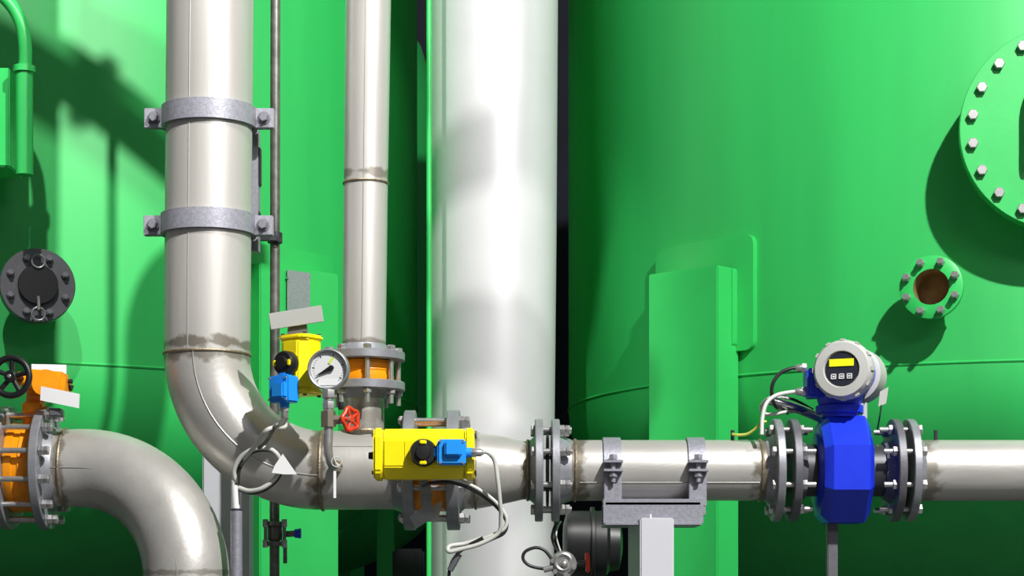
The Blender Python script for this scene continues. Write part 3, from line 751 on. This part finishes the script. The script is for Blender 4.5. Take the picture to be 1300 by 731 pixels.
YB = -0.091
mb = MB()
a, b = P(768, 637, YB), P(889, 637, YB)
mb.prism([P(766, 633, YB), P(893, 633, YB), P(893, 664, YB), P(766, 664, YB)], (0, 0.008, 0))
mb.box((P(768, 637, YB)+P(890, 637, YB))/2+Yv*0.085+Z*(-0.004), (L(121, YB), 0.17, 0.008), None, 0.001)
mb.box((P(768, 665, YB)+P(890, 665, YB))/2+Yv*0.085, (L(123, YB), 0.19, 0.008), None, 0.002)
mb.prism([P(768, 637, YB)+Yv*.16, P(889, 637, YB)+Yv*.16, P(890, 664, YB)+Yv*.16, P(768, 664, YB)+Yv*.16], (0, 0.008, 0))
mb.build('channel', 'galv', cb)
YP = -0.11
pt_ = thing('support_post', 'pale grey square post under the two-clamp bracket', 'support', (P(834, 656, YP).x, 0, 0))
xl, xr = P(813, 656, YP).x, P(855.5, 656, YP).x
z1 = P(0, 657, YP).z
mb = MB(); p4 = [Vector((xl, YP, 0)), Vector((xr, YP, 0)), Vector((xr+.004, YP+0.09, 0)), Vector((xl-0.026, YP+0.09, 0))]
vs0 = [mb.bm.verts.new(p) for p in p4]; vs1 = [mb.bm.verts.new(p+Z*(z1-(0.0 if i < 2 else 0.015))) for i, p in enumerate(p4)]
mb.bridge(vs0, vs1); mb.bm.faces.new(vs0); mb.bm.faces.new(vs1)
bmesh.ops.bevel(mb.bm, geom=mb.bm.edges[:], offset=0.003, segments=2, affect='EDGES')
mb.build('post', 'post', pt_)
MB().cyl(Vector((P(826, 0, YP).x, YP+.006, z1-.002)), Vector((P(826, 0, YP).x, YP+.006, z1+.009)), 0.003, n=10).build('pin', 'tag', pt_)

# lower-left: gear valve, elbow
zl = P(0, 594).z
def HL(px, dy=0): return Vector((P(px, 0).x, dy, zl))
lp = thing('steel_pipe', 'stainless elbow at lower left curving from the orange valve downwards', 'pipe', P(245, 731))
path2, rad2 = [HL(72), HL(104)], [L(48.5), L(49.5)]
c2 = P(104, 594+143); R2x = 141/500
for k in range(1, 25):
    a = PI/2-PI/2*k/24; path2.append(Vector((c2.x+R2x*math.cos(a), -0.10*(3*(k/24)**2-2*(k/24)**3), c2.z+0.286*math.sin(a)))); rad2.append(0.099+0.008*k/24)
rl = P(245, 731)
ml = steel('stainless_steel_lower_elbow', [('X', P(84, 0).x-rl.x, 0.014, 0.6), ('Z', P(0, 727).z-rl.z, 0.008, 0.5)])
MB().tube(path2, rad2, 72).build('elbow', ml, lp)
pe = path2[-1]; path2[-1]; MB().tube([pe-Z*0.0005, Vector((pe.x+.004, pe.y, 0))], [rad2[-1], rad2[-1]], 64).build('drop_pipe', ml, lp)
weldring(HL(84), X, L(49), lp, 0.004); weldring(pe, Z, rad2[-1], lp, 0.004)
seam(path2, rad2, 0.05, lp, 'seam', 0.0016)
flange(HL(59), X, L(78), 0.09, L(11), 0.02, L(49), 'flange', lp)
ol = thing('steel_pipe', 'stainless pipe end with grey flange at the left picture edge', 'pipe', HL(-40))
flange(HL(11), -X, L(78), 0.09, L(11), 0.02, L(49), 'flange', ol)
MB().tube([HL(4), HL(-260)], [L(48.5)]*2, 64).build('pipe_body', steel('stainless_steel_left'), ol)
vg = thing('butterfly_valve', 'orange valve with black handwheel at the left picture edge', 'valve', HL(35))
wafer(HL(35), X, L(36), L(57), vg)
studs(HL(5), HL(65), L(68), 12, 15, 0.0125, 0.012, 0.026, vg, double=True)
mb = MB(); mb.cyl(HL(40)+Z*0.1, P(46, 500, -.02), 0.024, n=24); mb.box(P(44, 519, -.03), (0.05, 0.06, 0.03), None, 0.004); mb.build('valve_neck', 'orange', vg)
mb = MB(); mb.box(P(60, 487, -0.04), (L(54), 0.10, L(30)), Matrix.Rotation(math.radians(5), 4, 'Y'), 0.012); mb.cyl(P(58, 486, -.10), P(58, 486, .02), 0.034, n=32); mb.cyl(P(44, 483, -.06), P(24, 480, -.10), 0.017, n=24)
gb = mb.build('gearbox', 'orange', vg)
MB().cyl(P(84, 490, -.03), P(92, 493, -.03), 0.008, n=12).build('stop_bolt', 'black', vg)
MB().cyl(P(86, 484, -.05), P(92, 484, -.05), 0.006, n=12).build('stop_bolt', 'black', vg)
wc = P(14, 478, -0.16); wx = Vector((-0.12, -1, 0)).normalized(); wu = wx.cross(Z).normalized()
mb = MB(); mb.torus(wc, wx, L(24, -.16), L(4.2, -.16), 48, 12)
for k in range(5):
    a = 2*PI*k/5+0.4; mb.tube([wc-wx*.004, wc+(wu*math.cos(a)+Z*math.sin(a))*L(23, -.16)], L(3.2, -.16), 10)
mb.disc(wc, wx, 0.022, L(7.5, -.16), 24); mb.cyl(wc, P(30, 481, -.09), 0.009, n=16)
hwl = mb.build('handwheel', 'black', vg)
MB().disc(wc+wx*.013, wx, 0.004, L(2.6, -.16), 16).build('hub_nut', 'bolt', vg)
lab = thing('label_plate', 'blank white label plate behind the orange gearbox', 'label', P(62, 476, .05))
MB().prism([P(40, 462, .05), P(84, 463, .05), P(84, 478, .05), P(40, 478, .05)], (0, 0.003, 0)).build('plate', 'tag', lab)
lab2 = thing('label_plate', 'blank white label plate tilted in front of the orange gearbox', 'label', P(76, 516, -.12))
MB().prism([P(52, 490, -.12), P(101, 500, -.12), P(100, 518, -.12), P(51, 508, -.12)], (0, 0.003, 0)).build('plate', 'tag', lab2)
MB().box(P(72, 524, -.08), (0.028, 0.05, 0.02), None, 0.002).build('plate_holder', 'dflange', lab2)

# pale post behind the elbows
mb = MB(); YQ = 0.45
mb.prism([Vector((P(257, 0, YQ).x, YQ, 0)), Vector((P(316, 0, YQ).x, YQ, 0)), Vector((P(316, 0, YQ).x, YQ+.1, 0)), Vector((P(257, 0, YQ).x, YQ+.1, 0))], Z*P(0, 560, YQ).z)
bmesh.ops.bevel(mb.bm, geom=mb.bm.edges[:], offset=0.004, segments=2, affect='EDGES')
tag(mb.build('support_post', 'post'), 'wide pale post behind the two steel elbows', 'support')

# cable bundle from actuator A into conduit
YC = -0.17
g = gl1
c1 = thing('cable', 'pale looped cable from the upright yellow actuator down into a grey conduit', 'cable', P(300, 646, YC))
MB().tube(smooth_path([g, g-Z*0.02, P(340, 545, -.28), P(324, 566, YC-.06), P(305, 588, YC), P(297, 602, YC), P(297, 618, YC), P(300, 640, YC)], 8), L(2.8, YC), 12).build('cable_run', 'cable', c1)
MB().tube(smooth_path([g+X*.006, P(350, 540, -.28), P(338, 560, YC-.06), P(314, 580, YC), P(303, 600, YC), P(303, 640, YC)], 8), L(2.4, YC), 12).build('cable_run', 'rod', c1)
lp_ = [P(300, 612, YC), P(297, 597, YC-.01), P(306, 580, YC-.02), P(322, 570, YC-.03), P(340, 569, YC-.03), P(352, 577, YC-.03), P(356, 590, YC-.02), P(350, 606, YC-.02), P(334, 619, YC-.02), P(317, 623, YC-.01), P(303, 619, YC)]
MB().tube(smooth_path(lp_, 8), L(3, YC), 12).build('cable_loop', 'cable', c1)
MB().tube(smooth_path([p+Z*-.005+Yv*.006+X*.003 for p in lp_], 8), L(2.2, YC), 12).build('cable_loop', 'bcable', c1)
MB().box(P(304, 591, YC-.008), (0.016, 0.016, 0.003), Matrix.Rotation(0.8, 4, 'Y')).build('cable_tie', 'black', c1)
c1t = thing('hanging_tag', 'white triangular tag on the cable loop under the blue switch box', 'tag', P(362, 600, YC-.04))
MB().prism([P(359, 576, YC-.045), P(377, 602, YC-.045), P(361, 602, YC-.045), P(345, 600, YC-.045), P(349, 590, YC-.045)], (0, .002, 0)).build('tag_plate', 'tag', c1t)
cd = thing('conduit', 'upright grey conduit tube with pale cable end, in front of the lower left elbow', 'conduit', Vector((P(300, 0, YC).x, YC, 0)))
MB().tube([Vector((P(301, 0, YC).x, YC, 0)), P(300, 647, YC)], L(7.5, YC), 24).build('tube', 'galv', cd)
MB().disc(P(300, 647, YC), Z, 0.006, L(8, YC), 24).build('tube_rim', 'dark', cd)
MB().tube([P(300, 650, YC), P(298, 616, YC)], L(4.6, YC), 16).build('sleeve', 'tag', cd)

# cables from actuator B
c3 = thing('cable', 'pale cable from the big lying yellow actuator down to the bundled loop', 'cable', P(600, 700, -.33))
MB().tube(smooth_path([gl2, gl2+X*.012, P(628, 585, -.33), P(632, 610, -.33), P(635, 640, -.32), P(636, 655, -.31), P(633, 676, -.30), P(610, 690, -.30), P(585, 697, -.30), P(570, 700, -.30), P(571, 693, -.29), P(590, 690, -.28), P(612, 683, -.28)], 8), L(2.8, -.3), 12).build('cable_run', 'cable', c3)
c4 = thing('cable', 'black and pale twin cable curving under the big lying yellow actuator', 'cable', P(600, 640, -.27))
pp = [P(537, 616, -.24), P(548, 613, -.27), P(570, 612, -.28), P(592, 618, -.28), P(614, 630, -.28), P(632, 645, -.28), P(643, 662, -.28), P(640, 676, -.28), P(625, 684, -.28), P(606, 692, -.28), P(588, 697, -.28), P(577, 708, -.28), P(571, 722, -.28), P(569, 745, -.28)]
MB().tube(smooth_path(pp, 8), L(2.2, -.28), 12).build('cable_run', 'bcable', c4)
MB().tube(smooth_path([p+Z*.009-Yv*.004 for p in pp[1:10]], 8), L(2.4, -.28), 12).build('cable_run', 'cable', c4)
MB().tube([P(597, 693, -.29), P(614, 684, -.29)], L(4, -.28), 12).build('cable_wrap', 'black', c4)
MB().tube([P(571, 724, -.285), P(583, 703, -.285)], L(4, -.28), 12).build('cable_wrap', 'dflange', c4)

# dark equipment low behind
YE = 0.7
mo = thing('pump_motor', 'black motor housing low behind the bracket, right of the wide pale pipe', 'motor', P(745, 731, 1.0))
MB().lathe(P(715, 690, 1.0), X, [(0, 0.06), (0.01, 0.095), (0.03, 0.10), (0.13, 0.10), (0.14, 0.085), (0.17, 0.08), (0.18, 0.03)], 48).build('housing', 'black', mo)
MB().annulus(P(752, 690, 1.0), X, 0.012, 0.112, 0.098, 48).build('flange', 'black', mo)
MB().box((P(745, 0, 1.0).x, 1.0, 0.72), (0.14, 0.16, 1.44), None, 0.01).build('pedestal', 'dark', mo)
kv = thing('small_valve', 'small steel valve with red lever at the bottom right of the wide pale pipe', 'valve', P(715, 745, .05))
mb = MB(); mb.cyl(P(715, 716, .0), P(715, 716, .08), L(17), n=32); mb.cyl(P(715, 716, -.01), P(715, 716, .0), L(12), n=32); mb.torus(P(715, 713, -.01), Yv, L(10), 0.005, 32, 8)
mb.cyl(P(715, 725, .02), P(714, 900, .02), L(5)); mb.sphere(P(716, 716, -.01), L(6), n=16)
mb.build('valve_body', 'bolt', kv)
for a in range(6): q = P(715+14*math.cos(a*PI/3+.3), 716+14*math.sin(a*PI/3+.3), -.002); MB().hexa(q, q-Yv*.01, .007).build('bolt', 'bolt', kv)
MB().cyl(P(728, 716, .03), P(745, 715, .03), L(4), n=16).build('spindle', 'dark', kv)
MB().box(P(746, 714, .03), (L(5.5), .03, L(26)), Matrix.Rotation(math.radians(-3), 4, 'Y'), .003).build('lever', 'red', kv)
cable('cable', [P(697, 722, 0), P(684, 721, 0), P(671, 717, 0), P(664, 709, 0), P(667, 700, 0), P(680, 695, 0), P(692, 699, 0), P(702, 712, 0)], L(2.1), 'bcable', 'thin black cable loop in front of the wide pale pipe at the bottom')
tag(MB().cyl(P(690, 723, 0), P(702, 720, 0), L(4), n=16).build('cable_gland', 'bolt'), 'small steel cable gland left of the red-lever valve', 'gland')
cable('cable', [P(711, 706, .02), P(705, 695, .02), P(701, 682, .02), P(704, 669, .03), P(709, 660, .06)], L(1.8), 'bcable', 'short black cable rising from the red-lever valve beside the wide pale pipe')
cable('cable', [P(714, 706, .03), P(709, 692, .03), P(706, 680, .03), P(708, 669, .04), P(712, 662, .07)], L(1.2), 'cable', 'thin pale wire rising from the red-lever valve beside its black neighbour')
cbn = MB(); cbn.box((P(521, 0, 2.6).x, 2.6, 0.83), (L(40, 2.6), 0.3, 1.66), None, 0.01)
tag(cbn.build('equipment_cabinet', 'dark'), 'dark cabinet far back in the gap left of the wide pale pipe', 'cabinet')

# sloping process pipe high above the frame: its shadow falls over the left tank
A_ = Vector((-0.19, -0.25, 3.79)); B_ = Vector((-0.494, -0.34, 3.955)); dd = (B_-A_).normalized()
op = thing('overhead_pipe', 'sloping flanged steel pipe high over the pipe run, above the picture', 'pipe', A_)
MB().tube([A_-dd*0.15, A_+dd*2.0], 0.062, 48).build('pipe_body', steel('stainless_steel_overhead'), op)
for q in (0.14, 0.165): MB().disc(A_+dd*q, dd, 0.018, 0.085).build('flange', 'flange', op)

hp_ = thing('overhead_pipe', 'short horizontal branch pipe above the picture in front of the wide pale pipe', 'pipe', (-0.6, -0.58, 4.49))
MB().tube([(-1.15, -0.58, 4.49), (-0.44, -0.58, 4.49), (-0.37, -0.58, 4.53), (-0.34, -0.58, 4.61), (-0.34, -0.58, 5.5)], 0.055, 40).build('pipe_body', steel('stainless_steel_cross'), hp_)
MB().disc((-1.15, -0.58, 4.49), X, 0.02, 0.075).build('end_flange', 'flange', hp_)
# slim green tube added for the bright green edge of the wide pale pipe
gp_ = Vector((P(544.5, 0, 1.2).x, 1.2, 0))
tag(MB().tube([gp_, gp_+Z*5], L(3.2, 1.2), 16).build('thin_tube', 'green2'), 'very thin green tube added as a bright edge line along the left side of the wide pale pipe', 'pipe')
tag(MB().cyl(P(1188, 561, -.01), P(1188, 546, -.01), 0.005, n=12).build('earthing_stud', 'dark'), 'tiny dark stud on the pipe top right of the flow meter', 'stud')
cable('cable', [P(1000, 506, .05), P(978, 505, .03), P(966, 517, .02), P(975, 526, .02), P(1005, 522, .04), P(1030, 524, .06)], L(2.2), 'cable', 'pale coiled cable behind the left flange of the flow meter')
cable('cable', [P(1032, 520, .07), P(1010, 508, .06), P(990, 503, .05), P(982, 510, .05), P(1000, 518, .06), P(1028, 528, .08)], L(1.8), 'bcable', 'black coiled cable behind the left flange of the flow meter, within the pale coil')
